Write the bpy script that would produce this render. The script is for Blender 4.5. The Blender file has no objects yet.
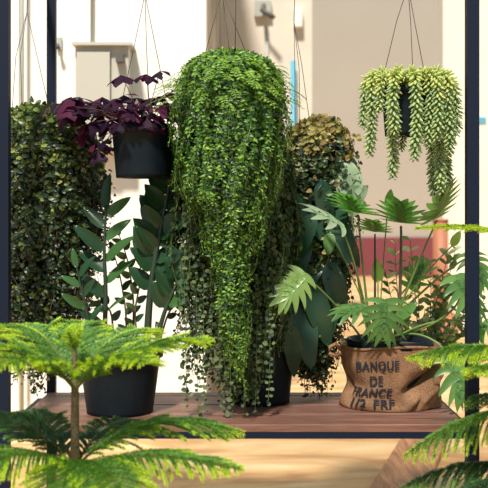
import bpy, bmesh, math, random
import numpy as np
from mathutils import Vector, noise
random.seed(7); rng = np.random.default_rng(7)
C = bpy.context.scene.collection
F = 1003.0; HX = 244.0; HY = 215.0; CAMZ = 1.1
def P(x, y, Z): return np.array([(x-HX)/F*Z, Z, CAMZ+(HY-y)/F*Z])
def nz(v):
    v = np.asarray(v, float); return v/np.maximum(np.linalg.norm(v, axis=-1, keepdims=True), 1e-9)

# ---------------------------------------------------------------- materials
def new_mat(name):
    m = bpy.data.materials.new(name); m.use_nodes = True
    nt = m.node_tree; return m, nt, nt.nodes['Principled BSDF']
def plain(name, col, rough=.6, metal=0, bump=0, bscale=60, var=0, spec=.5):
    m, nt, b = new_mat(name)
    b.inputs['Roughness'].default_value = rough; b.inputs['Metallic'].default_value = metal
    b.inputs['Specular IOR Level'].default_value = spec
    b.inputs['Base Color'].default_value = (*col, 1)
    if bump or var:
        tc = nt.nodes.new('ShaderNodeTexCoord'); n = nt.nodes.new('ShaderNodeTexNoise')
        n.inputs['Scale'].default_value = bscale; n.inputs['Detail'].default_value = 6
        nt.links.new(tc.outputs['Object'], n.inputs['Vector'])
        if bump:
            bp = nt.nodes.new('ShaderNodeBump'); bp.inputs['Strength'].default_value = bump; bp.inputs['Distance'].default_value = .004
            nt.links.new(n.outputs['Fac'], bp.inputs['Height']); nt.links.new(bp.outputs['Normal'], b.inputs['Normal'])
        if var:
            r = nt.nodes.new('ShaderNodeValToRGB')
            r.color_ramp.elements[0].position = .3; r.color_ramp.elements[1].position = .7
            r.color_ramp.elements[0].color = (*[c*(1-var) for c in col], 1); r.color_ramp.elements[1].color = (*[min(1, c*(1+var)) for c in col], 1)
            nt.links.new(n.outputs['Fac'], r.inputs['Fac']); nt.links.new(r.outputs['Color'], b.inputs['Base Color'])
    return m
def leafmat(name, cols, rough=.45, trans=.35, tcol=None, spec=.5):
    m, nt, b = new_mat(name)
    g = nt.nodes.new('ShaderNodeNewGeometry'); r = nt.nodes.new('ShaderNodeValToRGB')
    els = r.color_ramp.elements
    while len(els) < len(cols): els.new(.5)
    for i, c in enumerate(cols):
        els[i].position = i/max(1, len(cols)-1); els[i].color = (*c, 1)
    nt.links.new(g.outputs['Random Per Island'], r.inputs['Fac'])
    nt.links.new(r.outputs['Color'], b.inputs['Base Color'])
    b.inputs['Roughness'].default_value = rough; b.inputs['Specular IOR Level'].default_value = spec
    t = nt.nodes.new('ShaderNodeBsdfTranslucent'); mx = nt.nodes.new('ShaderNodeMixShader')
    mul = nt.nodes.new('ShaderNodeMix'); mul.data_type = 'RGBA'; mul.blend_type = 'MULTIPLY'; mul.inputs[0].default_value = 1
    mul.inputs[7].default_value = (*(tcol or (1.3, 1.25, .5)), 1)
    nt.links.new(r.outputs['Color'], mul.inputs[6]); nt.links.new(mul.outputs[2], t.inputs['Color'])
    mx.inputs[0].default_value = trans
    nt.links.new(b.outputs[0], mx.inputs[1]); nt.links.new(t.outputs[0], mx.inputs[2])
    nt.links.new(mx.outputs[0], nt.nodes['Material Output'].inputs['Surface'])
    return m
def woodmat(name, a, b_, scale=(1.2, 14, 14), rough=.55, lightpatch=None, nscale=3):
    m, nt, b = new_mat(name)
    tc = nt.nodes.new('ShaderNodeTexCoord'); mp = nt.nodes.new('ShaderNodeMapping'); mp.inputs['Scale'].default_value = scale
    n = nt.nodes.new('ShaderNodeTexNoise'); n.inputs['Scale'].default_value = nscale; n.inputs['Detail'].default_value = 9; n.inputs['Roughness'].default_value = .65
    n.inputs['Distortion'].default_value = .6
    r = nt.nodes.new('ShaderNodeValToRGB'); r.color_ramp.elements[0].position = .32; r.color_ramp.elements[1].position = .68
    r.color_ramp.elements[0].color = (*a, 1); r.color_ramp.elements[1].color = (*b_, 1)
    nt.links.new(tc.outputs['Object'], mp.inputs[0]); nt.links.new(mp.outputs[0], n.inputs['Vector'])
    nt.links.new(n.outputs['Fac'], r.inputs['Fac']); nt.links.new(r.outputs['Color'], b.inputs['Base Color'])
    bp = nt.nodes.new('ShaderNodeBump'); bp.inputs['Strength'].default_value = .25; bp.inputs['Distance'].default_value = .003
    nt.links.new(n.outputs['Fac'], bp.inputs['Height']); nt.links.new(bp.outputs['Normal'], b.inputs['Normal'])
    b.inputs['Roughness'].default_value = rough
    return m

M = {}
M['steel'] = plain('dark_blue_steel', (.004, .009, .024), .6, 0, .1, 80, 0, .2)
M['pot'] = plain('black_plastic', (.003, .008, .013), .55, 0, .05, 40, .2, .22)
M['soil'] = plain('potting_soil', (.05, .033, .02), .95, 0, 1, 90, .5)
M['pale_soil'] = plain('coconut_fibre', (.45, .36, .28), .95, 0, 1, 90, .5)
M['wire'] = plain('thin_wire', (.05, .045, .04), .5, .3)
M['shelfwood'] = woodmat('reddish_shelf_wood', (.075, .032, .024), (.24, .112, .075))
M['white'] = plain('white_plaster', (.84, .81, .74), .8, 0, .2, 5, .03)
M['cream'] = plain('cream_plaster', (.68, .61, .51), .85, 0, .2, 4, .04)
M['beige'] = plain('beige_plaster', (.37, .325, .27), .9, 0, .1, 1, .03)
M['rwall'] = plain('ivory_plaster', (.80, .74, .62), .85, 0, .1, 2, .04)
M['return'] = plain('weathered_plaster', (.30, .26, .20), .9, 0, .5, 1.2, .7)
M['maroon'] = plain('maroon_paint', (.16, .03, .04), .7, 0, 0, 2, .1)
M['grey'] = plain('grey_paint', (.42, .42, .38), .5)
M['cab'] = plain('cabinet_paint', (.50, .48, .41), .45, 0, 0, 3, .03)
M['darkgrey'] = plain('dark_grey_metal', (.10, .09, .08), .5)
M['blue'] = plain('sky_blue_paint', (.10, .38, .52), .5)
M['clay'] = plain('terracotta', (.50, .20, .09), .8, 0, .2, 20, .15)
M['post'] = woodmat('red_brown_wood', (.30, .10, .05), (.46, .18, .09), (10, 10, 1))
M['plank'] = woodmat('old_plank_wood', (.16, .06, .025), (.50, .24, .10), (14, 1.5, 14))
M['jute'] = plain('jute_rope', (.30, .15, .07), .9, 0, .6, 200, .3)
M['ink'] = plain('black_ink', (.008, .01, .018), .8, 0, 0, 200, .2)
def groundmat():
    m, nt, b = new_mat('tan_ground')
    tc = nt.nodes.new('ShaderNodeTexCoord'); mp = nt.nodes.new('ShaderNodeMapping'); mp.inputs['Scale'].default_value = (.5, 1.6, 1)
    n = nt.nodes.new('ShaderNodeTexNoise'); n.inputs['Scale'].default_value = 2.4; n.inputs['Detail'].default_value = 8
    n.inputs['Distortion'].default_value = 1.2
    r = nt.nodes.new('ShaderNodeValToRGB'); e = r.color_ramp.elements
    e[0].position = .3; e[0].color = (.36, .18, .07, 1); e[1].position = .72; e[1].color = (.80, .58, .33, 1)
    e.new(.5).color = (.60, .37, .17, 1)
    nt.links.new(tc.outputs['Object'], mp.inputs[0]); nt.links.new(mp.outputs[0], n.inputs['Vector'])
    nt.links.new(n.outputs['Fac'], r.inputs['Fac']); nt.links.new(r.outputs['Color'], b.inputs['Base Color'])
    b.inputs['Roughness'].default_value = .9
    return m
M['ground'] = groundmat()
def burlap():
    m, nt, b = new_mat('burlap_cloth')
    tc = nt.nodes.new('ShaderNodeTexCoord'); n = nt.nodes.new('ShaderNodeTexNoise'); n.inputs['Scale'].default_value = 9; n.inputs['Detail'].default_value = 8
    w = nt.nodes.new('ShaderNodeTexNoise'); w.inputs['Scale'].default_value = 260; w.inputs['Detail'].default_value = 2
    r = nt.nodes.new('ShaderNodeValToRGB'); e = r.color_ramp.elements
    e[0].position = .34; e[0].color = (.085, .042, .024, 1); e[1].position = .72; e[1].color = (.36, .20, .11, 1)
    ad = nt.nodes.new('ShaderNodeMath'); ad.operation = 'MULTIPLY_ADD'; ad.inputs[1].default_value = .55; 
    md = nt.nodes.new('ShaderNodeMath'); md.operation = 'MULTIPLY'; md.inputs[1].default_value = .5
    nt.links.new(tc.outputs['Object'], n.inputs['Vector']); nt.links.new(tc.outputs['Object'], w.inputs['Vector'])
    nt.links.new(w.outputs['Fac'], md.inputs[0]); nt.links.new(n.outputs['Fac'], ad.inputs[0]); nt.links.new(md.outputs[0], ad.inputs[2])
    nt.links.new(ad.outputs[0], r.inputs['Fac']); nt.links.new(r.outputs['Color'], b.inputs['Base Color'])
    bp = nt.nodes.new('ShaderNodeBump'); bp.inputs['Strength'].default_value = .5; bp.inputs['Distance'].default_value = .002
    nt.links.new(w.outputs['Fac'], bp.inputs['Height']); nt.links.new(bp.outputs['Normal'], b.inputs['Normal'])
    b.inputs['Roughness'].default_value = .95; b.inputs['Specular IOR Level'].default_value = .1
    return m
M['burlap'] = burlap()
M['fern'] = leafmat('bright_green_leaflets', [(.006, .028, .018), (.02, .08, .02), (.075, .20, .022), (.22, .40, .055)], .4)
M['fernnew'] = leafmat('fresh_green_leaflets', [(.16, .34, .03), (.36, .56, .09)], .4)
M['round'] = leafmat('round_olive_leaves', [(.012, .03, .014), (.028, .058, .018), (.06, .10, .03), (.14, .18, .06)], .6, .25)
M['bushdark'] = leafmat('dark_green_leaves', [(.006, .018, .014), (.016, .038, .018), (.04, .075, .022), (.10, .15, .04)], .4, .25)
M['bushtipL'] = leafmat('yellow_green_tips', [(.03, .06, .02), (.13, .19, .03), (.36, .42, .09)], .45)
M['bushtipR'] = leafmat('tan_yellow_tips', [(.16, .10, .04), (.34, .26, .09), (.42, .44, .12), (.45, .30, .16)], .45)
M['twig'] = plain('brown_twig', (.08, .05, .03), .8)
M['greenstem'] = plain('green_stem', (.13, .20, .05), .5)
M['darkstem'] = plain('dark_green_stem', (.02, .04, .022), .5)
M['brownstem'] = plain('brown_green_stem', (.10, .085, .045), .6)
M['oxalis'] = leafmat('deep_purple_leaves', [(.012, .004, .016), (.04, .008, .032), (.11, .014, .05)], .6, .3, (1.5, .6, 1), .15)
M['oxstem'] = plain('purple_stem', (.10, .04, .05), .6)
M['zz'] = leafmat('glossy_dark_leaf', [(.010, .035, .018), (.02, .065, .022)], .3, .08)
M['zzlight'] = leafmat('glossy_green_leaf', [(.035, .11, .035), (.06, .15, .04)], .25, .3)
M['shrub'] = leafmat('olive_leaf', [(.03, .06, .025), (.10, .15, .07)], .4, .3)
M['philo'] = leafmat('lobed_leaf_green', [(.09, .21, .06), (.17, .33, .10)], .35, .5, (1.05, 1.45, .7))
M['philolight'] = leafmat('lobed_leaf_lime', [(.20, .34, .08), (.26, .40, .11)], .35, .4)
M['philopale'] = leafmat('lobed_leaf_pale', [(.32, .44, .28), (.38, .48, .32)], .3, .3)
M['philodark'] = leafmat('big_dark_leaf', [(.012, .045, .03), (.03, .09, .045)], .3, .2)
M['ficus'] = leafmat('cream_edged_leaf', [(.05, .11, .045), (.16, .26, .10), (.55, .60, .38)], .4, .3)
M['sedum'] = leafmat('sedum_leaf', [(.30, .44, .20), (.40, .52, .24), (.50, .60, .27)], .5, .3)
M['sedumtop'] = leafmat('sedum_yellow_leaf', [(.48, .58, .16), (.64, .70, .26)], .5, .3)  # paler, yellower leaf colour, picked more often towards the crown
M['pine'] = leafmat('pine_needles', [(.05, .16, .03), (.12, .29, .045), (.20, .40, .06)], .5, .35)
M['pinenew'] = leafmat('fresh_pine_needles', [(.30, .50, .03), (.60, .74, .06)], .5, .4)
M['pinedark'] = leafmat('deep_green_needles', [(.02, .075, .035), (.05, .14, .045)], .5, .25)
M['bark'] = plain('pine_bark', (.16, .11, .055), .9, 0, 1, 150, .5)

# ---------------------------------------------------------------- mesh builder
class MB:
    def __init__(s): s.v = []; s.f = []; s.m = []; s.n = 0
    def add(s, V, T, mi=0):
        V = np.asarray(V, float).reshape(-1, 3); T = np.asarray(T, int)
        s.v.append(V); s.f.append(T+s.n); s.m.append(np.full(len(T), mi) if np.isscalar(mi) else np.asarray(mi)); s.n += len(V)
    def inst(s, tv, tt, pos, d, nrm, sc, mi=0):
        """copies of a template (leaf along +Y, face normal +Z) at many places"""
        pos = np.asarray(pos, float).reshape(-1, 3); N = len(pos)
        if N == 0: return
        d = nz(np.broadcast_to(d, (N, 3))); nrm = np.broadcast_to(nrm, (N, 3))
        x = nz(np.cross(d, nrm)+1e-6); z = np.cross(x, d)
        tv = np.asarray(tv, float); tt = np.asarray(tt, int)
        sc = np.asarray(sc, float)
        if sc.ndim < 2: sc = np.repeat(np.broadcast_to(sc, (N,))[:, None], 3, 1)
        L = tv[None]*sc[:, None, :]
        V = pos[:, None]+L[..., 0:1]*x[:, None]+L[..., 1:2]*d[:, None]+L[..., 2:3]*z[:, None]
        T = tt[None]+(np.arange(N)*len(tv))[:, None, None]
        if not np.isscalar(mi): mi = np.repeat(np.asarray(mi), len(tt))
        s.add(V.reshape(-1, 3), T.reshape(-1, 3), mi)
    def tube(s, pts, r, sides=6, mi=0, cap=True):
        pts = np.asarray(pts, float); n = len(pts); r = np.broadcast_to(r, (n,))
        t = nz(np.gradient(pts, axis=0)); up = np.array([.31, .17, .93])
        if abs(t[0] @ up) > .9: up = np.array([.9, .3, .1])
        a = nz(np.cross(t, up)); b = np.cross(t, a)
        th = np.arange(sides)*2*math.pi/sides
        V = (pts[:, None]+r[:, None, None]*(np.cos(th)[None, :, None]*a[:, None]+np.sin(th)[None, :, None]*b[:, None])).reshape(-1, 3)
        T = []
        for i in range(n-1):
            for k in range(sides):
                p, q = i*sides+k, i*sides+(k+1) % sides
                T += [(p, p+sides, q), (q, p+sides, q+sides)]
        if cap:
            V = np.vstack([V, pts[0], pts[-1]]); c0 = n*sides
            for k in range(sides):
                T += [(c0, k, (k+1) % sides), (c0+1, (n-1)*sides+(k+1) % sides, (n-1)*sides+k)]
        s.add(V, T, mi)
    def box(s, a, b, mi=0):
        x0, y0, z0 = a; x1, y1, z1 = b
        V = [(x, y, z) for z in (z0, z1) for y in (y0, y1) for x in (x0, x1)]
        T = [(0, 2, 3), (0, 3, 1), (4, 5, 7), (4, 7, 6), (0, 1, 5), (0, 5, 4), (2, 6, 7), (2, 7, 3), (0, 4, 6), (0, 6, 2), (1, 3, 7), (1, 7, 5)]
        s.add(V, T, mi)
    def lathe(s, prof, c=(0, 0), n=48, mi=0, sx=1, sy=1):
        V = []; T = []
        th = np.arange(n)*2*math.pi/n
        for r, z in prof:
            V += [(c[0]+r*sx*math.cos(t), c[1]+r*sy*math.sin(t), z) for t in th]
        for i in range(len(prof)-1):
            for k in range(n):
                p, q = i*n+k, i*n+(k+1) % n
                T += [(p, q, p+n), (q, q+n, p+n)]
        s.add(V, T, mi)
    def build(s, name, mats, parent=None, smooth=True, origin=None):
        V = np.concatenate(s.v); T = np.concatenate(s.f); mi = np.concatenate(s.m)
        o0 = np.array(origin if origin is not None else (0, 0, 0), float)
        V = V-o0
        me = bpy.data.meshes.new(name)
        me.vertices.add(len(V)); me.vertices.foreach_set('co', V.ravel().astype(np.float32))
        me.loops.add(T.size); me.loops.foreach_set('vertex_index', T.ravel().astype(np.int32))
        me.polygons.add(len(T)); me.polygons.foreach_set('loop_start', (np.arange(len(T))*3).astype(np.int32))
        me.polygons.foreach_set('material_index', mi.astype(np.int32))
        me.polygons.foreach_set('use_smooth', np.full(len(T), smooth))
        me.update(calc_edges=True); me.validate()
        if not isinstance(mats, (list, tuple)): mats = [mats]
        for m in mats: me.materials.append(m)
        o = bpy.data.objects.new(name, me); C.objects.link(o)
        if parent is not None:
            o.parent = parent; o.location = tuple(o0-WO.get(parent.name, np.zeros(3)))
        else: o.location = tuple(o0)
        WO[o.name] = o0
        return o
ROOTS = []; WO = {}
def tag(o, label, cat, group=None, kind=None):
    if kind: o['kind'] = kind
    if label: o['label'] = label
    if cat: o['category'] = cat
    if group: o['group'] = group
def thing(name, loc, label, cat, group=None):
    o = bpy.data.objects.new(name, None); C.objects.link(o); o.location = tuple(loc); WO[o.name] = np.array(loc, float)
    o.empty_display_size = .05
    tag(o, label, cat, group); ROOTS.append(o); return o
def struct(mb, name, mat): 
    o = mb.build(name, mat, smooth=False); o['kind'] = 'structure'; return o

# leaf templates (along +Y, unit length)
def t_rhomb(w=.45, f=.06):
    return [(0, 0, 0), (-w/2, .45, f), (0, 1, -.04), (w/2, .45, f), (0, .5, 0)], [(0, 4, 1), (1, 4, 2), (0, 3, 4), (3, 2, 4)]
def t_oval(w=.7, f=.08, droop=.1):
    V = [(0, 0, 0), (-w*.38, .2, f), (-w*.5, .5, f), (-w*.33, .82, f-droop*.6), (0, 1, -droop), (w*.33, .82, f-droop*.6), (w*.5, .5, f), (w*.38, .2, f), (0, .5, 0)]
    return V, [(8, (i+1) % 8, i) for i in range(8)]
def t_spindle(w=.34, sides=6):
    V = [(0, 0, 0)]; ys = (.22, .6, .88); rs = (.8, 1, .5)
    for y, r in zip(ys, rs):
        for k in range(sides):
            a = 2*math.pi*k/sides; V.append((w/2*r*math.cos(a), y, w/2*r*.8*math.sin(a)))
    V.append((0, 1, .05)); T = []
    for k in range(sides):
        q = (k+1) % sides
        T.append((0, 1+q, 1+k))
        for i in (0, 1):
            a, b = 1+i*sides+k, 1+i*sides+q
            T += [(a, b, a+sides), (b, b+sides, a+sides)]
        T.append((1+2*sides+k, 1+2*sides+q, len(V)-1))
    return V, T
def t_broad(w=.45, fold=.05, droop=.25, ny=9, nx=4, wave=.0, heart=0):
    V = []; T = []
    for i in range(ny+1):
        t = i/ny; wd = w/2*(math.sin(math.pi*min(1, t**.75))**.7 if 0 < t < 1 else 0)
        for k in range(-nx//2, nx//2+1):
            u = k/(nx/2)
            y = t-heart*abs(u)*(1-t)*.5
            V.append((u*wd, y, fold*abs(u)*math.sin(math.pi*t)-droop*t*t+wave*math.sin(t*14)*abs(u)))
    m = nx+1
    for i in range(ny):
        for k in range(nx):
            p = i*m+k; T += [(p, p+1, p+m), (p+1, p+m+1, p+m)]
    return V, T
def t_lobed(n=6, droop=.35, lobe=.55, wid=.13, seed=0, fold=.3, up=0):
    """deeply cut leaf: midrib along +Y with n tapering lobes each side"""
    rr = random.Random(seed); V = []; T = []
    def strip(p0, ang, L, w, w0):
        b = len(V); S = 7; R = []
        dx, dy = math.sin(ang), math.cos(ang)
        for i in range(S+1):
            t = i/S; a2 = ang*(1-.25*t)
            x = p0[0]+math.sin(a2)*L*t; y = p0[1]+math.cos(a2)*L*t
            ww = (w0*(1-t)**1.2+w*math.sin(math.pi*min(1, .25+.75*t))**.8)/1.0 if t < 1 else 0.0
            for u in (-1, 0, 1):
                px = x+u*ww/2*math.cos(a2); py = y-u*ww/2*math.sin(a2)
                r = math.hypot(px, py-.2)
                V.append((px, py, -droop*r*r+up*r+fold*ww*abs(u)*.5-.10*L*t*t))
        for i in range(S):
            for k in (0, 1):
                p = b+i*3+k; T.extend([(p, p+3, p+1), (p+1, p+3, p+4)])
    for k in range(n):
        q = k/(n-1)
        for sgn in (-1, 1):
            ang = math.radians(118-92*q+rr.uniform(-5, 5))
            L = lobe*(.72+.4*math.sin(math.pi*(q*.8+.1)))*rr.uniform(.92, 1.06)
            strip((0, .62*q), sgn*ang, L, wid*rr.uniform(.9, 1.1), wid*1.2)
    strip((0, .0), 0, 1.0, wid*1.15, wid*1.2)
    return V, T
def bez(a, b, c, n=12):
    t = np.linspace(0, 1, n)[:, None]; a, b, c = map(np.asarray, (a, b, c)); return (1-t)**2*a+2*t*(1-t)*b+t*t*c

# ---------------------------------------------------------------- setting
mb = MB(); mb.box((-8, -2, -.1), (9, 19.5, 0)); struct(mb, 'floor', M['ground'])
LX = P(206, 0, 5.0)[0]
mb = MB(); mb.box((-4, 5.0, 0), (LX, 5.2, 4.4)); struct(mb, 'wall_left', M['white'])
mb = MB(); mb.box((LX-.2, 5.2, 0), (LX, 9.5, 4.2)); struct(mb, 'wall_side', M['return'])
x1 = P(312, 0, 9.5)[0]
mb = MB(); mb.box((LX-.2, 9.5, 0), (x1, 9.8, 4.4)); struct(mb, 'wall_back', M['cream'])
mb = MB(); mb.box((x1-1.5, 18, 0), (8, 18.2, 6.5)); struct(mb, 'wall_far', M['beige'])
mb = MB(); mb.box((x1-1.4, 17.93, 0), (7.9, 18, .70)); struct(mb, 'baseboard_far', M['maroon'])
x2 = P(443, 0, 9.5)[0]
mb = MB(); mb.box((x2, 9.5, 0), (7, 9.8, 4.4)); struct(mb, 'wall_right', M['rwall'])
# vertical post of the left wall opening seen between the rack posts
mb = MB(); a = P(9, 0, 4.98)[0]; b = P(20, 0, 4.98)[0]; mb.box((a-.3, 4.95, 0), (b, 5.0, 4.4)); struct(mb, 'trim_1', M['white'])

# ---------------------------------------------------------------- wall fittings
def tagb(mb, name, mat, label, cat, group=None, smooth=False, origin=None):
    V = np.concatenate(mb.v)
    o = mb.build(name, mat, smooth=smooth, origin=origin if origin is not None else V.mean(0)); tag(o, label, cat, group); return o
p0 = P(75, 46, 4.850); p1 = P(112, 150, 4.850)
xr = P(128, 0, 4.850)[0]
cab = thing('electrical_cabinet', (p0[0], 5.000, p1[2]), 'pale grey metal electrical cabinet mounted on the white wall above the purple plant', 'cabinet')
mb = MB(); mb.box((p0[0], 4.860, p1[2]), (xr, 5.000, p0[2])); mb.build('cabinet_body', M['cab'], cab, False)
mb = MB(); mb.box((p0[0]-.01, 4.820, p0[2]), (xr+.02, 5.000, p0[2]+.015)); mb.build('top_cover', M['cab'], cab, False)
xd = P(110, 0, 4.850)[0]
mb = MB(); mb.box((p0[0]+.01, 4.840, p1[2]+.01), (xd, 4.860, p0[2]-.03)); mb.build('door', M['cab'], cab, False)
q = P(116, 56, 4.830); mb = MB(); mb.box((q[0], 4.810, q[2]-.03), (q[0]+.036, 4.860, q[2]+.01)); mb.build('latch', M['darkgrey'], cab, False)
q = P(89.5, 46, 4.900)
mb = MB(); mb.tube([(q[0], 4.980, q[2]+.0165), (q[0], 4.980, 3.8)], .008, 10); tagb(mb, 'conduit_pipe', M['grey'], 'thin grey conduit pipe running up the wall from the electrical cabinet', 'pipe', smooth=True)
q = P(20.5, 0, 4.900)
mb = MB(); mb.tube([(q[0], 4.935, 0), (q[0], 4.935, 3.8)], .009, 10); tagb(mb, 'drain_pipe', M['grey'], 'slim grey vertical pipe on the white wall behind the left edge of the rack', 'pipe', smooth=True)
q = P(58, 44, 4.950)
k = thing('wall_hook', (q[0], 5.000, q[2]), 'small pale hook with a dark knob on the white wall beside the rear rack post', 'hook')
mb = MB(); mb.box((q[0]-.012, 4.985, q[2]-.03), (q[0]+.012, 5.000, q[2]+.04)); mb.build('back_plate', M['grey'], k, False)
mb = MB(); mb.tube([(q[0], 4.990, q[2]-.01), (q[0], 4.960, q[2]-.022), (q[0], 4.930, q[2]-.01)], [.006, .008, .012], 8); mb.build('knob', M['darkgrey'], k)
q = P(264, 10, 9.4)
k = thing('wall_bracket', (q[0], 9.5, q[2]), 'small dark metal bracket high on the cream wall above a thin cable', 'bracket')
mb = MB(); mb.box((q[0]-.09, 9.44, q[2]-.05), (q[0]+.07, 9.5, q[2]+.10)); mb.build('back_plate', M['grey'], k, False)
mb = MB(); mb.tube([(q[0], 9.46, q[2]+.06), (q[0]-.02, 9.3, q[2]-.02), (q[0]+.09, 9.25, q[2]-.10)], .022, 8); mb.build('arm', M['darkgrey'], k)
q = P(267, 26, 9.45)
mb = MB(); mb.tube([(q[0], 9.48, .0), (q[0], 9.48, q[2])], .016, 8); tagb(mb, 'cable', M['grey'], 'grey vertical cable on the cream wall behind the large green hanging plant', 'cable', smooth=True)
q = P(298, 18, 9.45)
k = thing('junction_box', (q[0], 9.5, q[2]), 'small white junction box on the cream wall above the blue pole', 'box')
mb = MB(); mb.box((q[0]-.04, 9.42, q[2]-.09), (q[0]+.04, 9.5, q[2]+.09)); mb.build('box_body', M['white'], k, False)
mb = MB(); mb.box((q[0]-.035, 9.41, q[2]-.085), (q[0]+.035, 9.42, q[2]+.085)); mb.build('cover', M['white'], k, False)
q = P(294.5, 57, 9.2)
k = thing('blue_pole', (q[0], 9.4, 0), 'light blue pole standing against the cream wall beside the big green hanging plant', 'pole')
mb = MB(); mb.tube([(q[0], 9.3, .03), (q[0], 9.43, q[2])], .024, 12); mb.build('shaft', M['blue'], k)
mb = MB(); mb.tube([(q[0], 9.299, 0), (q[0], 9.302, .05)], .03, 12); mb.build('foot', M['darkgrey'], k)
q = P(482, 120, 9.45)
mb = MB(); mb.box((q[0]-.02, 9.49, q[2]-.03), (q[0]+.05, 9.5, q[2]+.03)); tagb(mb, 'wall_sticker', M['blue'], 'tiny blue sticker on the ivory wall right of the front rack post', 'sticker')
q = P(440.5, 219, 8.9)
k = thing('wooden_post', (q[0], 8.9, 0), 'short red-brown wooden post standing in front of the far maroon baseboard', 'post')
mb = MB(); mb.tube([(q[0], 8.9, 0), (q[0], 8.9, q[2]-.02)], .068, 16); mb.build('shaft', M['post'], k)
mb = MB(); mb.tube([(q[0], 8.9, q[2]-.02), (q[0], 8.9, q[2])], [.075, .07], 16); mb.build('cap', M['post'], k)
for (px, rr_, hh, lab) in ((450, .075, .27, 'terracotta jar with rounded shoulders on the ground beside the wooden post'),
                           (427, .085, .20, 'squat terracotta jar on the ground left of the wooden post')):
    q = P(px, 0, 8.5); k = thing('clay_jar', (q[0], 8.5, 0), lab, 'jar', 'terracotta jars by the post')
    mb = MB(); mb.lathe([(0, 0), (rr_*.6, 0), (rr_, hh*.4), (rr_*.97, hh*.65), (rr_*.55, hh*.88)], (q[0], 8.5), 24); mb.build('body', M['clay'], k)
    mb = MB(); mb.lathe([(rr_*.55, hh*.88), (rr_*.62, hh*.93), (rr_*.62, hh), (rr_*.5, hh), (rr_*.45, hh*.8), (0, hh*.8)], (q[0], 8.5), 24); mb.build('rim', M['clay'], k)
# plank on the ground behind the rack
A = P(402, 488, 4.04); B = P(428, 437, 4.97); d = nz(B-A); d[2] = 0; A0 = A-d*.5; B0 = B+d*.5
s_ = np.array([d[1], -d[0], 0])*.105
for sg in (0,):
    mb = MB(); z = .035
    V = [A0-s_, A0+s_, B0+s_, B0-s_]; V = [np.array([v[0], v[1], 0.0]) for v in V]; V += [v+np.array([0, 0, z]) for v in V]
    mb.add(V, [(0, 2, 1), (0, 3, 2), (4, 5, 6), (4, 6, 7), (0, 1, 5), (0, 5, 4), (1, 2, 6), (1, 6, 5), (2, 3, 7), (2, 7, 6), (3, 0, 4), (3, 4, 7)])
    tagb(mb, 'wooden_plank', M['plank'], 'worn brown wooden plank lying on the tan ground below the burlap sack', 'plank')

# ---------------------------------------------------------------- rack
XL, XR, YF, YB, ST = -.718, .682, 3.0, 3.54, .475
rack = thing('plant_rack', (0, 3.3, 0), 'dark blue metal plant rack with a reddish wooden plank shelf holding three pots', 'rack')
def post(x, y, w, z1=2.0):
    mb = MB(); mb.box((x-w/2, y-w/2, 0), (x+w/2, y+w/2, z1)); return mb.build('post', M['steel'], rack, False)
post(XL, YF, .034); post(XR, YF, .036); post(XL+.036, YB+.017, .03)
def bar(name, a, b): mb = MB(); mb.box(a, b); mb.build(name, M['steel'], rack, False)
bar('shelf_rail', (XL+.017, YF-.01, ST-.042), (XR-.018, YF+.012, ST-.022))
bar('shelf_rail', (XL+.027, YB+.005, ST-.042), (XR, YB+.027, ST-.022))
bar('shelf_rail', (XL-.01, YF+.017, ST-.042), (XL+.012, YB+.002, ST-.022))
bar('shelf_rail', (XR-.012, YF+.018, ST-.042), (XR+.01, YB+.005, ST-.022))
TZ = 1.93
for y in (YF, 3.115, 3.175, 3.32, 3.40, YB+.01):
    bar('top_rail', (XL+.017, y-.009, TZ), (XR-.018, y+.009, TZ+.02))
bar('side_rail', (XL-.01, YF+.017, TZ-.02), (XL+.014, YB, TZ)); bar('side_rail', (XR-.014, YF+.018, TZ-.02), (XR+.01, YB+.02, TZ))
ys = [YF-.012, YF+.15, YF+.305, YF+.465, YB+.015-.015]
for i in range(4):
    mb = MB(); x0, x1_ = XL+.03, XR-.02
    bm_w = [(ys[i]+.004), (ys[i+1]-.004)]
    e = .0025; y0, y1 = bm_w
    prof = [(y0, ST-.022), (y1, ST-.022), (y1, ST-e), (y1-e, ST), (y0+e, ST), (y0, ST-e)]
    V = [(x0, y, z) for y, z in prof]+[(x1_, y, z) for y, z in prof]; T = []
    for k in range(6):
        q = (k+1) % 6; T += [(k, k+6, q), (q, k+6, q+6)]
    for k in range(1, 5): T += [(0, k, k+1), (6, 6+k+1, 6+k)]
    mb.add(V, T); mb.build('shelf_plank', M['shelfwood'], rack, False, origin=(0, y0, ST))

# ---------------------------------------------------------------- helpers for plants
def make_pot(parent, c, zb, h, rb, rt, mat=None, soil=None, ribs=True, square=False, fill=.93):
    mat = mat or M['pot']; mb = MB(); lip = .006
    prof = [(0, zb+.006), (rb*.8, zb+.006), (rb*.82, zb), (rb, zb), (rb+.001, zb+.012)]
    prof += [(rb+(rt-rb)*t, zb+h*t) for t in (.3, .6, .86)]
    prof += [(rt+lip*.2, zb+h*.87), (rt+lip, zb+h*.88), (rt+lip+.001, zb+h*.995), (rt+lip*.5, zb+h), (rt-.003, zb+h*.995), (rt-.006, zb+h*.85), (rb, zb+h*.3), (0, zb+h*.3)]
    mb.lathe(prof, c, 56); o = mb.build('pot', mat, parent)
    mb = MB(); rs = rb+(rt-rb)*fill-.006
    mb.lathe([(0, zb+h*fill), (rs*.5, zb+h*fill+.004), (rs, zb+h*fill-.004), (rs, zb+h*fill-.02), (0, zb+h*fill-.02)], c, 32); mb.build('soil', soil or M['soil'], o)
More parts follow.
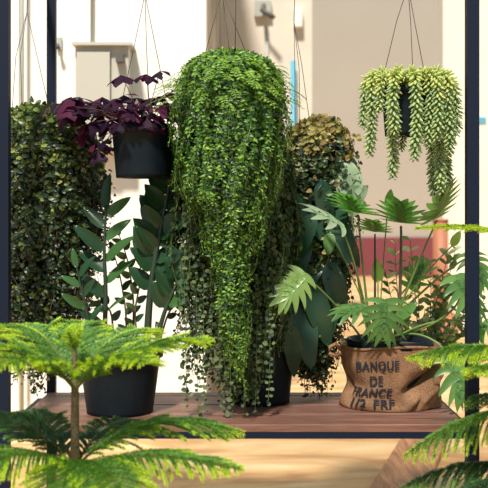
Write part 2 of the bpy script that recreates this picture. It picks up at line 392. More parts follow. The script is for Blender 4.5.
def wires(parent, apex, rim, top=None, r=.0011, kink=.006):
    """hook wire from the top rail down to the apex, then one wire per rim point"""
    top = top if top is not None else np.array([apex[0], apex[1], TZ])
    if top[2] > apex[2]+.01:
        mb = MB(); mb.tube([top, (top+apex)/2+np.array([kink*.4, 0, 0]), apex], r*1.2, 6); mb.build('hook', M['wire'], parent)
    for p in rim:
        m1 = apex*.6+np.array(p)*.4+np.array([random.uniform(-kink, kink), 0, random.uniform(-kink, kink)])
        mb = MB(); mb.tube([apex, m1, p], r, 6); mb.build('hanging_wire', M['wire'], parent)

def trailing(parent, prof, Z, dr, n, tmpl, size, spacing, mats, side=1.0, down=.5, out=.5, wob=.01, pick=None, stem=.0008,
             flare=.0, endnoise=.05, seed=0, ptop=None, name='foliage', umin=0.0, shrink=.35, smats=None, pair=True, zmin=None, jit=0.0):
    r = np.random.default_rng(seed)
    zs = np.array([P(0, y, Z)[2] for y, a, b in prof]); cx = np.array([P((a+b)/2, 0, Z)[0] for y, a, b in prof]); R = np.array([(b-a)/2/F*Z for y, a, b in prof])
    im = int(np.argmax(R)); Rm = R[im]
    zr, cr, rr_ = zs[::-1], cx[::-1], R[::-1]
    fz = lambda z: (np.interp(z, zr, cr), np.interp(z, zr, rr_))
    mb = MB(); PP = []; DD = []; NN = []; SS = []; AG = []
    for k in range(n):
        u = math.sqrt(r.uniform(umin, 1)); th = r.uniform(0, 2*math.pi); r0 = u*Rm
        # dome height at that radius
        zd = np.interp(r0, R[:im+1], zs[:im+1]) if im > 0 else zs[0]
        ok = np.where((R[im:] >= r0))[0]; zi = im+ok[-1]
        if zi+1 < len(R):
            t = (R[zi]-r0)/max(1e-6, R[zi]-R[zi+1]); ze = zs[zi]+(zs[zi+1]-zs[zi])*t
        else: ze = zs[-1]
        ze += r.uniform(-endnoise, endnoise)+ (r.uniform(0, 1) < .3)*r.uniform(0, .5)*(zd-ze)
        if zmin: ze = max(ze, zmin)
        zd += r.normal(0, .006)
        pts = []
        # over the dome
        for q in np.linspace(.15, 1, 5)[:-1]:
            rr2 = q*r0; zz = np.interp(rr2, R[:im+1], zs[:im+1]) if im > 0 else zs[0]
            zz = min(zz, zs[0]) - (1-u)*0.0
            c0 = cx[0]; pts.append((c0+(fz(zd)[0]-c0)*q+rr2*math.cos(th), Z+rr2*dr*math.sin(th), zz-.004*(1-q)))
        L = zd-ze; ns = max(3, int(L/.025)); ph = r.uniform(0, 6.28, 3); w = wob*r.uniform(.5, 1.3)
        for q in np.linspace(0, 1, ns):
            z = zd-L*q; c0, Rz = fz(z)
            rad = r0*((1-shrink)+shrink*min(1, Rz/Rm)) + flare*q*q*r.uniform(.3, 1)
            pts.append((c0+rad*math.cos(th)+w*math.sin(ph[0]+z*19), Z+rad*dr*math.sin(th)+w*math.sin(ph[1]+z*23), z))
        pts = np.array(pts); seg = np.linalg.norm(np.diff(pts, axis=0), axis=1); cum = np.concatenate([[0], np.cumsum(seg)])
        m = max(4, int(cum[-1]/spacing)); ss = (np.arange(m)+r.uniform(0, 1))/m*cum[-1]; ss = np.clip(ss, 0, cum[-1])
        X = np.stack([np.interp(ss, cum, pts[:, i]) for i in range(3)], 1)
        tg = nz(np.gradient(X, axis=0)); 
        if stem: mb.tube(pts, stem, 3, len(mats), cap=False)
        outv = np.array([math.cos(th), math.sin(th), 0]); outs = nz(np.stack([X[:, 0]-cx[0], (X[:, 1]-Z)/max(dr, .3), np.full(m, .02)], 1)*np.array([1, 1, 1]))
        outs = nz(outv*.7+outs*.3+np.array([0, 0, .25])+r.normal(0, .18, (m, 3)))
        sd = nz(np.cross(tg, outs))
        for sg in ((-1, 1) if pair else (1,)):
            s2 = sg if pair else np.where(np.arange(m) % 2, 1, -1)[:, None]
            dvec = sd*s2*side+tg*down+outs*out*r.uniform(.2, 1, (m, 1))+r.normal(0, .25, (m, 3))
            XX = X+r.normal(0, 1, (m, 3))*jit; PP.append(XX if not zmin else np.maximum(XX, [-9, -9, zmin])); DD.append(dvec); NN.append(outs+r.normal(0, .25, (m, 3))); SS.append(size*r.uniform(.55, 1.25, m)*(1-.35*(ss/cum[-1])**6))
            AG.append(np.stack([ss/cum[-1], X[:, 2], np.full(m, u), ss], 1))
    PP, DD, NN, SS, AG = map(np.concatenate, (PP, DD, NN, SS, AG))
    mi = pick(AG, r) if pick else 0
    mb.inst(*tmpl, PP, DD, NN, SS, mi)
    o = mb.build(name, mats+[smats or M['greenstem']], parent, smooth=False)
    return o

# ---------------------------------------------------------------- main hanging plant
Z = 3.0
c = P(230, 95, Z)
main = thing('hanging_plant', c, 'huge bright green hanging plant with tiny leaflets tapering down to the shelf in the centre', 'hanging plant', 'hanging plants on the rack')
zt = P(0, 72, Z)[2]
make_pot(main, (c[0], Z), zt-.16, .15, .085, .11)
wires(main, P(222, -8, Z), [P(199, 78, Z), P(232, 74, Z-.1), P(256, 78, Z)], top=np.array([P(222, 0, Z)[0], Z, TZ]))
prof = [(55, 217, 243), (58, 202, 260), (64, 190, 271), (76, 182, 279), (97, 176, 284), (130, 174, 285), (165, 176, 284), (195, 181, 278), (225, 192, 270), (255, 203, 262), (290, 212, 257), (325, 217, 254), (350, 221, 251), (372, 228, 246), (385, 233, 243)]
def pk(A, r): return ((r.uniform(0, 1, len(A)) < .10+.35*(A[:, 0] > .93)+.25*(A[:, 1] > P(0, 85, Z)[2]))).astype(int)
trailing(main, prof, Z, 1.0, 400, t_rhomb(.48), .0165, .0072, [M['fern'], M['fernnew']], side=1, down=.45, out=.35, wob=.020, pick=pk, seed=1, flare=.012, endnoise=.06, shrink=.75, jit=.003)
# short arching sprays around the crown
mb = MB(); r = np.random.default_rng(5)
for k in range(240):
    th = r.uniform(0, 6.28); ph = r.uniform(0, 1.5); R0 = .155; cc = P(230, 105, Z)
    b0 = cc+np.array([math.cos(th)*math.sin(ph), math.sin(th)*math.sin(ph), math.cos(ph)])*np.array([.150, .150, .132])
    o_ = nz(b0-cc); L = r.uniform(.03, .065); pts = bez(b0-o_*.02, b0+o_*L*.8, b0+o_*L*.9+np.array([o_[0], o_[1], -1.1])*L*.6+r.normal(0, .008, 3), 9)
    mb.tube(pts, .0008, 3, 1, cap=False); tg = nz(np.gradient(pts, axis=0)); s0 = nz(np.cross(tg, o_+np.array([.01, .02, .03])))
    for sg in (-1, 1): mb.inst(*t_rhomb(.42), pts, s0*sg+tg*.5, np.cross(s0, tg), r.uniform(.010, .016, len(pts)), 0)
mb.build('crown_sprays', [M['fernnew'], M['greenstem']], main, smooth=False)

# ---------------------------------------------------------------- round-leaved trailing plant behind it
Z2 = 3.18
c = P(235, 140, Z2)
rp = thing('hanging_plant', c, 'round-leaved olive trailing plant hanging behind the bright green one and reaching the shelf', 'hanging plant', 'hanging plants on the rack')
make_pot(rp, (c[0], Z2), c[2]-.14, .14, .07, .09)
wires(rp, np.array([c[0], Z2, c[2]+.25]), [c+np.array([-.09, 0, 0]), c+np.array([.09, 0, 0])], top=np.array([c[0], Z2, TZ]))
prof = [(128, 215, 260), (135, 195, 275), (150, 178, 288), (175, 170, 294), (230, 168, 299), (290, 172, 300), (325, 174, 298), (345, 178, 284), (365, 188, 274), (385, 205, 268), (402, 214, 262), (412, 222, 255)]
def pk2(A, r): return np.zeros(len(A), int)
trailing(rp, prof, Z2, .5, 210, t_oval(.92, .06, .05), .0165, .0135, [M['round']], side=1, down=.2, out=.6, wob=.014, seed=2, endnoise=.07, shrink=.25, stem=.0009, zmin=ST+.006, jit=.006)
mb = MB(); r = np.random.default_rng(9)
for (px, y0, y1) in ((184, 330, 398), (190, 320, 408), (196, 335, 415), (204, 330, 411), (268, 340, 405), (232, 330, 418), (245, 330, 415), (258, 340, 412), (222, 340, 414)):
    a = P(px, y0-60, 3.09); b = P(px+r.uniform(-3, 3), y1, 3.09); b[2] = max(b[2], ST+.006)
    pts = bez(a, (a+b)/2+r.normal(0, .01, 3), b, 20); mb.tube(pts, .0008, 3, 1, cap=False)
    for sg in (-1, 1):
        mb.inst(*t_oval(.95, .06, .05), pts+r.normal(0, .004, (20, 3))+[0, 0, .005], np.array([sg, -.5, -.1])+r.normal(0, .25, (20, 3)), np.array([0, -1, .6])+r.normal(0, .2, (20, 3)), r.uniform(.009, .018, 20), 0)
mb.build('trailing_strands', [M['round'], M['greenstem']], rp, smooth=False)

# ---------------------------------------------------------------- left dark bush
Z3 = 3.32
c = P(50, 125, Z3)
lb = thing('hanging_plant', c, 'dark bushy hanging plant with yellow-green top leaves between the two left rack posts', 'hanging plant', 'hanging plants on the rack')
make_pot(lb, (c[0], Z3), c[2]-.15, .14, .07, .09)
ap = P(27, 12, Z3)
top = P(24, -30, Z3); top[2] = TZ
wires(lb, ap, [P(12, 112, Z3), P(50, 112, Z3), P(22, 108, Z3+.06)], top=top, kink=.02)
prof = [(112, 28, 48), (117, 16, 66), (127, 4, 80), (142, -2, 92), (155, -8, 103), (190, -10, 107), (230, -10, 104), (265, -6, 97), (300, -2, 90), (330, 4, 80), (352, 10, 68), (378, 20, 50)]
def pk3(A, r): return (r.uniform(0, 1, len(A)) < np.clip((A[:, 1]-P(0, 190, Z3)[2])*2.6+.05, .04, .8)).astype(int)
trailing(lb, prof, Z3, .75, 380, t_oval(.70, .1, .15), .0205, .0175, [M['bushdark'], M['bushtipL']], side=1, down=.1, out=.9, wob=.03, jit=.010, pick=pk3, seed=3, endnoise=.07, shrink=.3, stem=.001, smats=M['twig'])

# ---------------------------------------------------------------- right dark bush
Z4 = 3.40
c = P(323, 142, Z4)
rb = thing('hanging_plant', c, 'dark bushy hanging plant with tan and yellow crown left of the pale succulent basket', 'hanging plant', 'hanging plants on the rack')
make_pot(rb, (c[0], Z4), c[2]-.15, .14, .06, .08)
ap = P(294, 22, Z4); top = P(293, 0, Z4); top[2] = TZ
wires(rb, ap, [P(311, 132, Z4-.02), P(295, 140, Z4+.03), P(300, 136, Z4-.06)], top=top, kink=.01)
prof = [(124, 312, 328), (128, 302, 335), (135, 296, 342), (146, 291, 348), (162, 288, 352), (190, 287, 352), (225, 287, 349), (260, 287, 346), (300, 286, 345), (335, 288, 340), (360, 294, 330), (378, 303, 322)]
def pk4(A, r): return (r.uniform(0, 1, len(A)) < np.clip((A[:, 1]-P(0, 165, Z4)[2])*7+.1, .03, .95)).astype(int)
trailing(rb, prof, Z4, .75, 300, t_oval(.75, .1, .12), .021, .017, [M['bushdark'], M['bushtipR']], side=1, down=.1, out=.9, wob=.026, jit=.009, pick=pk4, seed=4, endnoise=.08, shrink=.3, stem=.001, smats=M['twig'])

# ---------------------------------------------------------------- purple basket
Z5 = 3.12
c = P(143, 127, Z5)
ox = thing('hanging_plant', c, 'deep purple shamrock plant spilling from a black basket at upper left', 'hanging plant', 'hanging plants on the rack')
zb = P(0, 178, Z5)[2]
make_pot(ox, (c[0], Z5), zb, c[2]-zb, .083, .097, soil=M['pale_soil'])
wires(ox, P(145, -6, Z5), [P(116, 128, Z5), P(150, 126, Z5-.09), P(172, 128, Z5)], top=np.array([P(145, 0, Z5)[0], Z5, TZ]), kink=.002)
r = np.random.default_rng(11)
spots = [(121, 75), (146, 74), (160, 71), (168, 92), (52, 104), (62, 101), (80, 98), (90, 103), (102, 97), (113, 99), (124, 95), (137, 98), (150, 98), (163, 96), (70, 110)]
while len(spots) < 80:
    x = r.uniform(60, 178); y = r.uniform(98, 135)
    if x < 115: y = 98+abs(r.normal(0, 14))
    if y > 128 and x > 108 and r.uniform() < .8: continue
    if x < 85 and y > 122: continue
    spots.append((x, y))
spots += [(96, 142), (104, 146), (108, 138), (98, 150), (88, 134)]
for i, (x, y) in enumerate(spots):
    dz = r.uniform(-.12, .1) if i > 14 else r.uniform(-.08, .04)
    h = P(x, y, Z5+dz); root = np.array([c[0]+r.uniform(-.05, .05), Z5+r.uniform(-.05, .05), c[2]-.008])
    mid = (root+h)/2+np.array([0, 0, .02+.10*abs(h[0]-root[0])])
    mb = MB(); pts = bez(root, mid, h, 10); mb.tube(pts, .0011, 4, 1, cap=False)
    ax = nz(np.array([(h[0]-root[0])*2, dz*2-.25, 1.0])+r.normal(0, .2, 3)); a0 = nz(np.cross(ax, (0.2, 1, 0.1))); b0 = np.cross(ax, a0); th0 = r.uniform(0, 6.28); S = r.uniform(.032, .054)
    T3 = [(0, 0, 0), (-.62, .75, -.10), (-.5, 1.0, -.18), (0, .86, 0), (.5, 1.0, -.18), (.62, .75, -.10), (0, .45, .03), (-.33, .4, -.02), (.33, .4, -.02)]
    F3 = [(0, 6, 7), (0, 8, 6), (7, 6, 1), (6, 3, 1), (1, 3, 2), (6, 8, 5), (6, 5, 3), (3, 5, 4)]
    for k3 in range(3):
        a = th0+k3*2.094; dd = a0*math.cos(a)+b0*math.sin(a)-ax*r.uniform(.25, .8)
        mb.inst(T3, F3, [h], dd, ax, S, 0)
    mb.build('leaf', [M['oxalis'], M['oxstem']], ox, smooth=False, origin=h)

# ---------------------------------------------------------------- succulent basket
Z6 = 3.12
c = P(405, 88, Z6)
ds = thing('hanging_plant', c, 'pale green trailing succulent with plump leaves in a small dark hanging pot at upper right', 'hanging plant', 'hanging plants on the rack')
zb = P(0, 136, Z6)[2]
make_pot(ds, (c[0], Z6), zb, c[2]-zb, .062, .073)
wires(ds, P(408, -14, Z6), [P(384, 74, Z6), P(413, 76, Z6+.05), P(425, 76, Z6)], top=np.array([P(408, 0, Z6)[0], Z6, TZ]), kink=.008)
def tail(pts, wid, top_frac=.25, name='trailing_stem', seed=0, sp=.0021):
    r = np.random.default_rng(seed); pts = np.asarray(pts); seg = np.linalg.norm(np.diff(pts, axis=0), axis=1); cum = np.concatenate([[0], np.cumsum(seg)])
    m = int(cum[-1]/sp); ss = np.linspace(0, cum[-1], m); X = np.stack([np.interp(ss, cum, pts[:, i]) for i in range(3)], 1)
    tg = nz(np.gradient(X, axis=0)); a = nz(np.cross(tg, (.3, .9, .2))); b = np.cross(tg, a); an = np.arange(m)*2.4
    rd = a*np.cos(an)[:, None]+b*np.sin(an)[:, None]
    q = ss/cum[-1]; L = wid*r.uniform(.85, 1.1, m)*np.where(q > .9, 1-(q-.9)*4, 1)
    d = rd*.85+tg*.62+r.normal(0, .08, (m, 3)); mb = MB(); mb.tube(pts, .0025, 5, 2)
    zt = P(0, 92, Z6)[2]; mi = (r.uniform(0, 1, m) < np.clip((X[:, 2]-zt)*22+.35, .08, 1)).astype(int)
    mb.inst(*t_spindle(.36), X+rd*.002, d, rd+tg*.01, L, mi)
    mb.build(name, [M['sedum'], M['sedumtop'], M['greenstem']], ds, smooth=True, origin=pts[0])
TL = [(371, 156, -.02, .025), (364, 128, .02, .022), (380, 112, -.06, .022), (394, 133, -.115, .027), (392, 178, -.05, .024), (402, 150, .0, .020), (416, 159, -.115, .027), (430, 146, -.08, .025), (441, 192, -.03, .028), (433, 196, .02, .026), (449, 152, -.07, .027), (456, 135, -.0, .024), (438, 140, -.10, .026), (452, 116, .05, .024), (368, 110, .05, .022), (447, 190, .03, .024), (385, 100, .09, .024), (420, 105, .1, .024)]
for i, (x, yb, dy, w) in enumerate(TL):
    e = P(x, yb, Z6+dy); st = np.array([c[0]+(e[0]-c[0])*.25, Z6+dy*.3, c[2]-.004]); zt = P(0, 78+random.uniform(-2, 6), Z6)[2]
    sh = np.array([c[0]+(e[0]-c[0])*.72, Z6+dy*.8, zt+.012]); sh2 = np.array([e[0], Z6+dy, zt-.04])
    pts = [st, (st+sh)/2+np.array([0, 0, .012]), sh, (sh+sh2)/2+np.array([(e[0]-c[0])*.08, dy*.05, .012]), sh2]
    nn = 6
    for k2 in range(1, nn+1):
        q = k2/nn; p = sh2*(1-q)+e*q; p[0] += .004*math.sin(i+q*5); pts.append(p)
    tail(pts, w, seed=i)
for i in range(16):   # upright rosettes over the pot
    a = i*2.4; rad = .095*math.sqrt((i+.5)/16); b0 = np.array([c[0]+rad*.5*math.cos(a), Z6+rad*.5*math.sin(a), c[2]-.005]); e = np.array([c[0]+rad*1.25*math.cos(a), Z6+rad*math.sin(a), c[2]+.056-rad*.33])
    tail(bez(b0, (b0+e)/2+np.array([0, 0, .02]), e, 6), .024, seed=50+i, name='crown_stem')

# ---------------------------------------------------------------- left shelf pot, glossy plant
Z7 = 3.19
c = P(120, 0, Z7)
zz = thing('potted_plant', (c[0], Z7, ST), 'large black pot with a tall glossy dark-leaved plant at the left of the shelf', 'potted plant', 'potted plants on the shelf')
make_pot(zz, (c[0], Z7), ST, .20, .105, .131)
LEAF = t_broad(.56, .06, .12, 8, 4)
LEAFN = t_broad(.34, .05, .12, 8, 4)
def zstem(pts_px, nl, L, mats=('zz',), seed=0, r0=.009, tm=LEAF, both=True, t0=.25, dz=0, lean=0, stemmat='darkstem'):
    r = np.random.default_rng(seed); P3 = [P(x, y, Z7+dz+lean*i/len(pts_px)) for i, (x, y) in enumerate(pts_px)]
    P3[0] = np.array([P3[0][0], Z7+dz*.5, ST+.175]); P3 = np.array(P3)
    n = 24; tt = np.linspace(0, len(P3)-1, n); 
    pts = np.stack([np.interp(tt, range(len(P3)), P3[:, i]) for i in range(3)], 1)
    for _ in range(6): pts[1:-1] = (pts[:-2]+pts[1:-1]*2+pts[2:])/4
    mb = MB(); mb.tube(pts, np.linspace(r0, r0*.35, n), 8); o = mb.build('stem', M[stemmat], zz)
    for k in range(nl):
        q = t0+(1-t0)*k/(nl-1); i = min(n-2, int(q*(n-1))); p = pts[i]; tg = nz(pts[i+1]-pts[i])
        sg = 1 if k % 2 else -1
        if not both: sg = -1 if (k % 3) else 1
        sd = nz(np.cross(tg, (0, 1, 0)))*sg*-1
        d = nz(sd*.8+tg*.75+np.array([0, r.uniform(-.6, .3), 0])) if k < nl-1 else tg
        nr = np.array([r.uniform(-.3, .3), -1, .55])+r.normal(0, .25, 3)
        mb = MB(); mb.inst(*tm, [p], d, nr, L*r.uniform(.85, 1.12)*(1-.3*abs(q-.55)), 0)
        mb.build('leaf', M[mats[k % len(mats)]], zz, origin=p)
zstem([(146, 335), (150, 290), (158, 240), (166, 200), (175, 158)], 27, .112, ('zz', 'zz', 'zz'), 1, .013, t0=.3)
zstem([(152, 335), (164, 312), (176, 285), (188, 258)], 9, .10, ('zz', 'zzlight'), 2, .009, dz=-.03, t0=.4)
zstem([(104, 335), (106, 290), (104, 250), (106, 205)], 11, .13, ('zz', 'zzlight'), 3, .009, t0=.15, tm=LEAFN)
zstem([(96, 335), (84, 300), (76, 265)], 7, .085, ('zzlight', 'zz'), 4, .006, t0=.2, tm=LEAFN, dz=-.04)
zstem([(128, 335), (126, 310), (120, 275), (113, 250)], 8, .045, ('shrub', 'zz'), 6, .004, t0=.2, dz=.05, stemmat='brownstem')
zstem([(134, 335), (134, 300), (128, 260), (118, 232)], 10, .042, ('shrub', 'zz'), 7, .004, t0=.2, dz=.08, stemmat='brownstem')
zstem([(140, 335), (134, 312), (141, 280), (139, 240)], 10, .045, ('shrub', 'zz'), 8, .004, t0=.2, dz=.04, stemmat='brownstem')
zstem([(156, 335), (168, 312), (180, 300), (190, 280)], 8, .045, ('shrub', 'zz'), 9, .004, t0=.2, dz=.03, stemmat='brownstem')
zstem([(115, 335), (112, 310), (98, 300), (88, 285)], 9, .05, ('shrub', 'zz'), 10, .004, t0=.2, dz=.03, stemmat='brownstem')

# ---------------------------------------------------------------- centre pot with big dark leaves
Z8 = 3.365
c = P(259, 0, Z8)
cp = thing('potted_plant', (c[0], Z8, ST), 'tall dark pot of large blue-green leaves at mid shelf behind the trailing strands', 'potted plant', 'potted plants on the shelf')
make_pot(cp, (c[0], Z8), ST, .24, .102, .125)
r = np.random.default_rng(21)
BIG = t_broad(.42, .06, .35, 10, 4, .015, .3)
for i, (bx, by, tx, ty, L) in enumerate([(300, 205, 325, 232, .13), (318, 250, 300, 300, .16), (290, 235, 262, 268, .13), (335, 215, 350, 260, .15), (312, 290, 330, 345, .17), (330, 268, 345, 318, .15), (296, 300, 315, 362, .20), (280, 270, 268, 318, .15), (310, 220, 292, 262, .14), (345, 235, 358, 265, .10), (300, 260, 322, 290, .15), (290, 210, 272, 225, .1), (322, 185, 328, 228, .13), (275, 200, 290, 250, .15), (305, 240, 285, 290, .16), (335, 290, 322, 340, .15), (290, 330, 300, 380, .14), (340, 200, 335, 245, .13), (300, 180, 308, 222, .14), (316, 320, 300, 360, .13)]):
    h = P(bx, by, 3.30+r.uniform(-.04, .05)); tip = P(tx, ty, 3.24+r.uniform(-.03, .05)); root = np.array([c[0]+r.uniform(-.03, .03), Z8+r.uniform(-.03, .03), ST+.23])
    mb = MB(); mb.inst(*BIG, [h], tip-h, np.array([r.uniform(-.4, .4), -.9, .7]), L*1.15, 0); lf = mb.build('leaf', M['philodark'], cp, origin=h)
    mb = MB(); mb.tube(bez(root, (root+h)/2+np.array([-.02, 0, .12]), h, 12), .0035, 6); mb.build('petiole', M['darkstem'], lf, origin=root)

# ---------------------------------------------------------------- burlap sack
Z9 = 3.315; cx9 = P(390, 0, Z9)[0]
RX, RY, HH = .175, .142, .200
def sack(th, v):
    """th 0 = towards camera (-Y), positive to the right; v 0..1 height"""
    # plan radius: slightly wider at bottom corners, pinched mid height
    w = 1+.03*math.cos(2*th)
    pin = 1-(.13 if th < 0 else .07)*math.exp(-((v-.36)/.22)**2)*abs(math.sin(th))**1.5-.02*math.exp(-((v-.4)/.2)**2)
    x = RX*math.sin(th); y = -RY*math.cos(th)
    s = (abs(math.sin(th))**4)*.02
    k = w*pin*(1-.035*v)
    # creases
    u = th
    def crease(p, q, wd, dp):
        px, py = u*.16, v*HH; ax, ay = p; bx, by = q
        L2 = (bx-ax)**2+(by-ay)**2; t = max(0, min(1, ((px-ax)*(bx-ax)+(py-ay)*(by-ay))/L2))
        d = math.hypot(px-ax-t*(bx-ax), py-ay-t*(by-ay)); return dp*math.exp(-(d/wd)**2)*math.sin(math.pi*(.15+.7*t))
    g = 0
    g -= crease((-.26, .15), (-.175, .05), .016, .028)      # upper left into text
    g += crease((-.18, .045), (-.03, .07), .014, .007)
    g -= crease((.03, .06), (.21, .165), .014, .042)        # long diagonal on right
    g += crease((.05, .125), (.2, .195), .02, .012)
    g += crease((.06, .03), (.22, .11), .02, .026)
    g -= crease((.05, .0), (.09, .06), .010, .012)
    g -= crease((.12, .0), (.24, .05), .012, .018)
    g += crease((-.2, .0), (-.05, .03), .02, .008)
    g += .004*math.sin(th*9+v*3)*math.sin(math.pi*min(1, v*1.1))
    g += .006*noise.noise(Vector((th*3, v*4, 2)))
    nx, ny = math.sin(th), -math.cos(th)
    z = ST+.001+v*HH+.006*math.sin(th*3+1)*v
    if v < .04: k *= 1-.015*(1-v/.04)
    return np.array([cx9+x*k+nx*g, Z9+y*k+ny*g, z])
sk = thing('burlap_sack', (cx9, Z9, ST), 'brown burlap sack planter with black bank lettering at the right of the shelf', 'sack')
mb = MB(); NT, NV = 360, 88; V = []; T = []
for j in range(NV+1):
    for i in range(NT): V.append(sack(-math.pi+2*math.pi*i/NT, j/NV))
for j in range(NV):
    for i in range(NT):
        p, q = j*NT+i, j*NT+(i+1) % NT; T += [(p, q, p+NT), (q, q+NT, p+NT)]
# rolled hem and inner wall
base = (NV)*NT; n0 = len(V)
for (sc_, dzz) in ((1.012, -.006), (1.018, -.003), (1.012, .003), (.985, .003), (.955, -.004), (.93, -.06)):
    for i in range(NT):
        p = sack(-math.pi+2*math.pi*i/NT, 1); V.append(np.array([cx9+(p[0]-cx9)*sc_, Z9+(p[1]-Z9)*sc_, p[2]+dzz]))
T2 = []
for j in range(6):
    a0 = base if j == 0 else n0+(j-1)*NT; b0 = n0+j*NT
    for i in range(NT):
        i2 = (i+1) % NT; T2 += [(a0+i, a0+i2, b0+i), (a0+i2, b0+i2, b0+i)]
cb = len(V); V.append(np.array([cx9, Z9, ST+.001])); T3_ = [(cb, (i+1) % NT, i) for i in range(NT)]
mb.add(V, T+T2+T3_); mb.build('sack_cloth', M['burlap'], sk)
mb = MB(); hp = sack(-1.35, .93)
loop = [hp+np.array([-.002, -.0, 0]), hp+np.array([-.022, -.01, .018]), hp+np.array([-.040, -.012, .008]), hp+np.array([-.042, -.012, -.012]), hp+np.array([-.02, -.008, -.022]), hp+np.array([.0, 0, -.018])]
mb.tube(loop, .006, 8); mb.build('handle', M['jute'], sk)
# lettering: text curve -> mesh -> wrapped on the cloth
def lettering(txt, px0, px1, py0, py1, shear=0, thin=0):
    cu = bpy.data.curves.new('t', 'FONT'); cu.body = txt; cu.size = 1; cu.offset = .012; cu.shear = shear; cu.space_character = 1.12
    ob = bpy.data.objects.new('t', cu); C.objects.link(ob); bpy.context.view_layer.update()
    me = bpy.data.meshes.new_from_object(ob.evaluated_get(bpy.context.evaluated_depsgraph_get())); bpy.data.objects.remove(ob)
    bm = bmesh.new(); bm.from_mesh(me)
    xs = [v.co.x for v in bm.verts]; yz = [v.co.y for v in bm.verts]; x0, x1_, y0, y1 = min(xs), max(xs), min(yz), max(yz)
    ZF = Z9-RY
    for v in bm.verts:
        a = (v.co.x-x0)/(x1_-x0); b = (v.co.y-y0)/(y1-y0)
        px = px0+(px1-px0)*a; py = py1+(py0-py1)*b; q = P(px, py, ZF); v.co = Vector((q[0], 0, q[2]))
    dup = bmesh.ops.duplicate(bm, geom=bm.verts[:]+bm.edges[:]+bm.faces[:]); bmesh.ops.translate(bm, verts=[e for e in dup['geom'] if isinstance(e, bmesh.types.BMVert)], vec=(.0016, 0, 0))
    bmesh.ops.triangulate(bm, faces=bm.faces)
    for _ in range(5):
        es = [e for e in bm.edges if e.calc_length() > .0028]
        if not es: break
        bmesh.ops.subdivide_edges(bm, edges=es, cuts=1); bmesh.ops.triangulate(bm, faces=[f for f in bm.faces if len(f.verts) > 3])
    for v in bm.verts:
        sx = max(-.97, min(.97, (v.co.x-cx9)/(RX*.97))); th = math.asin(sx); vv = (v.co.z-ST)/HH
        p = sack(th, vv); v.co = Vector((p[0]+math.sin(th)*.002, p[1]-.0055, p[2]))
    bmesh.ops.translate(bm, verts=bm.verts, vec=(-cx9, -Z9, -ST))
    me2 = bpy.data.meshes.new('lettering'); bm.to_mesh(me2); bm.free(); me2.materials.append(M['ink'])
    o = bpy.data.objects.new('lettering', me2); C.objects.link(o); o.parent = sk; o['label'] = 'black stencilled word on the sack'
lettering('BANQUE', 358.5, 398.5, 362, 373)
lettering('DE', 370.5, 383, 377, 387)
lettering('FRANCE', 351, 392, 389, 397.5, .2)
lettering('1/2', 354, 368, 400, 409)
lettering('FRF', 375, 394, 400, 408.5)

# ---------------------------------------------------------------- lobed-leaf plant in the sack
ph = thing('potted_plant', (cx9, Z9, ST+.01), 'lobed-leaf green plant in a black pot standing inside the lettered burlap sack', 'potted plant', 'potted plants on the shelf')
make_pot(ph, (cx9, Z9), ST+.012, .206, .105, .136, fill=.90)
root0 = np.array([P(378, 0, Z9)[0], Z9, ST+.198])
def lob(hx, hy, hz, tip, nrm, L, mat, seed, ctrl=None, n=7, droop=.35, wid=.095, lobe=.55, pr=.0035, pm='greenstem', up=0, rootpx=None, fold=.3):
    h = P(hx, hy, hz); tp = P(*tip); rt = root0+np.array([random.uniform(-.03, .03), random.uniform(-.03, .03), 0])
    if rootpx is not None: rt = np.array([P(rootpx, 0, Z9)[0], rt[1], rt[2]])
    ct = P(*ctrl) if ctrl else (rt+h)/2+np.array([0, 0, .05])
    mb = MB(); mb.inst(*t_lobed(n, droop, lobe, wid, seed, fold, up), [h], tp-h, np.array(nrm, float), L*1.22, 0); lf = mb.build('leaf', M[mat], ph, smooth=True, origin=h)
    mb = MB(); mb.tube(bez(rt, ct, h, 16), np.linspace(pr*1.35, pr*.8, 16), 7); mb.build('petiole', M[pm], lf, origin=rt)
# umbrella leaves seen from the side: blade roughly level, rim lifted
lob(358, 215, 3.250, (340, 196, 3.110), (-.1, -.45, 1), .135, 'philo', 1, ctrl=(362, 260, 3.290), up=.25, droop=.15, rootpx=372)
lob(375, 234, 3.310, (368, 218, 3.110), (0, -.4, 1), .105, 'philo', 2, ctrl=(375, 270, 3.310), up=.3, droop=.1, pm='darkstem', rootpx=375)
lob(401, 226, 3.290, (398, 205, 3.130), (0, -.45, 1), .135, 'philo', 3, ctrl=(402, 262, 3.310), up=.35, droop=.1, pm='brownstem', rootpx=398, pr=.005)
lob(437, 220, 3.210, (448, 196, 3.130), (0, -.6, .9), .135, 'philo', 4, ctrl=(420, 258, 3.270), up=.25, droop=.1, rootpx=385)
lob(352, 205, 3.330, (350, 172, 3.310), (.1, -1, .2), .12, 'philopale', 5, ctrl=(352, 262, 3.360), n=4, wid=.26, lobe=.42, rootpx=370)
lob(340, 225, 3.150, (305, 204, 3.110), (0, -.5, 1), .115, 'philopale', 6, ctrl=(358, 262, 3.210), n=4, droop=.1, rootpx=372, wid=.11)
# big lime leaf facing the camera in front of the centre pot
lob(302, 276, 3.12, (276, 306, 3.07), (.0, -1, .25), .115, 'philolight', 7, ctrl=(326, 288, 3.160), n=6, droop=.1, lobe=.56, wid=.10, rootpx=366, pr=.003)
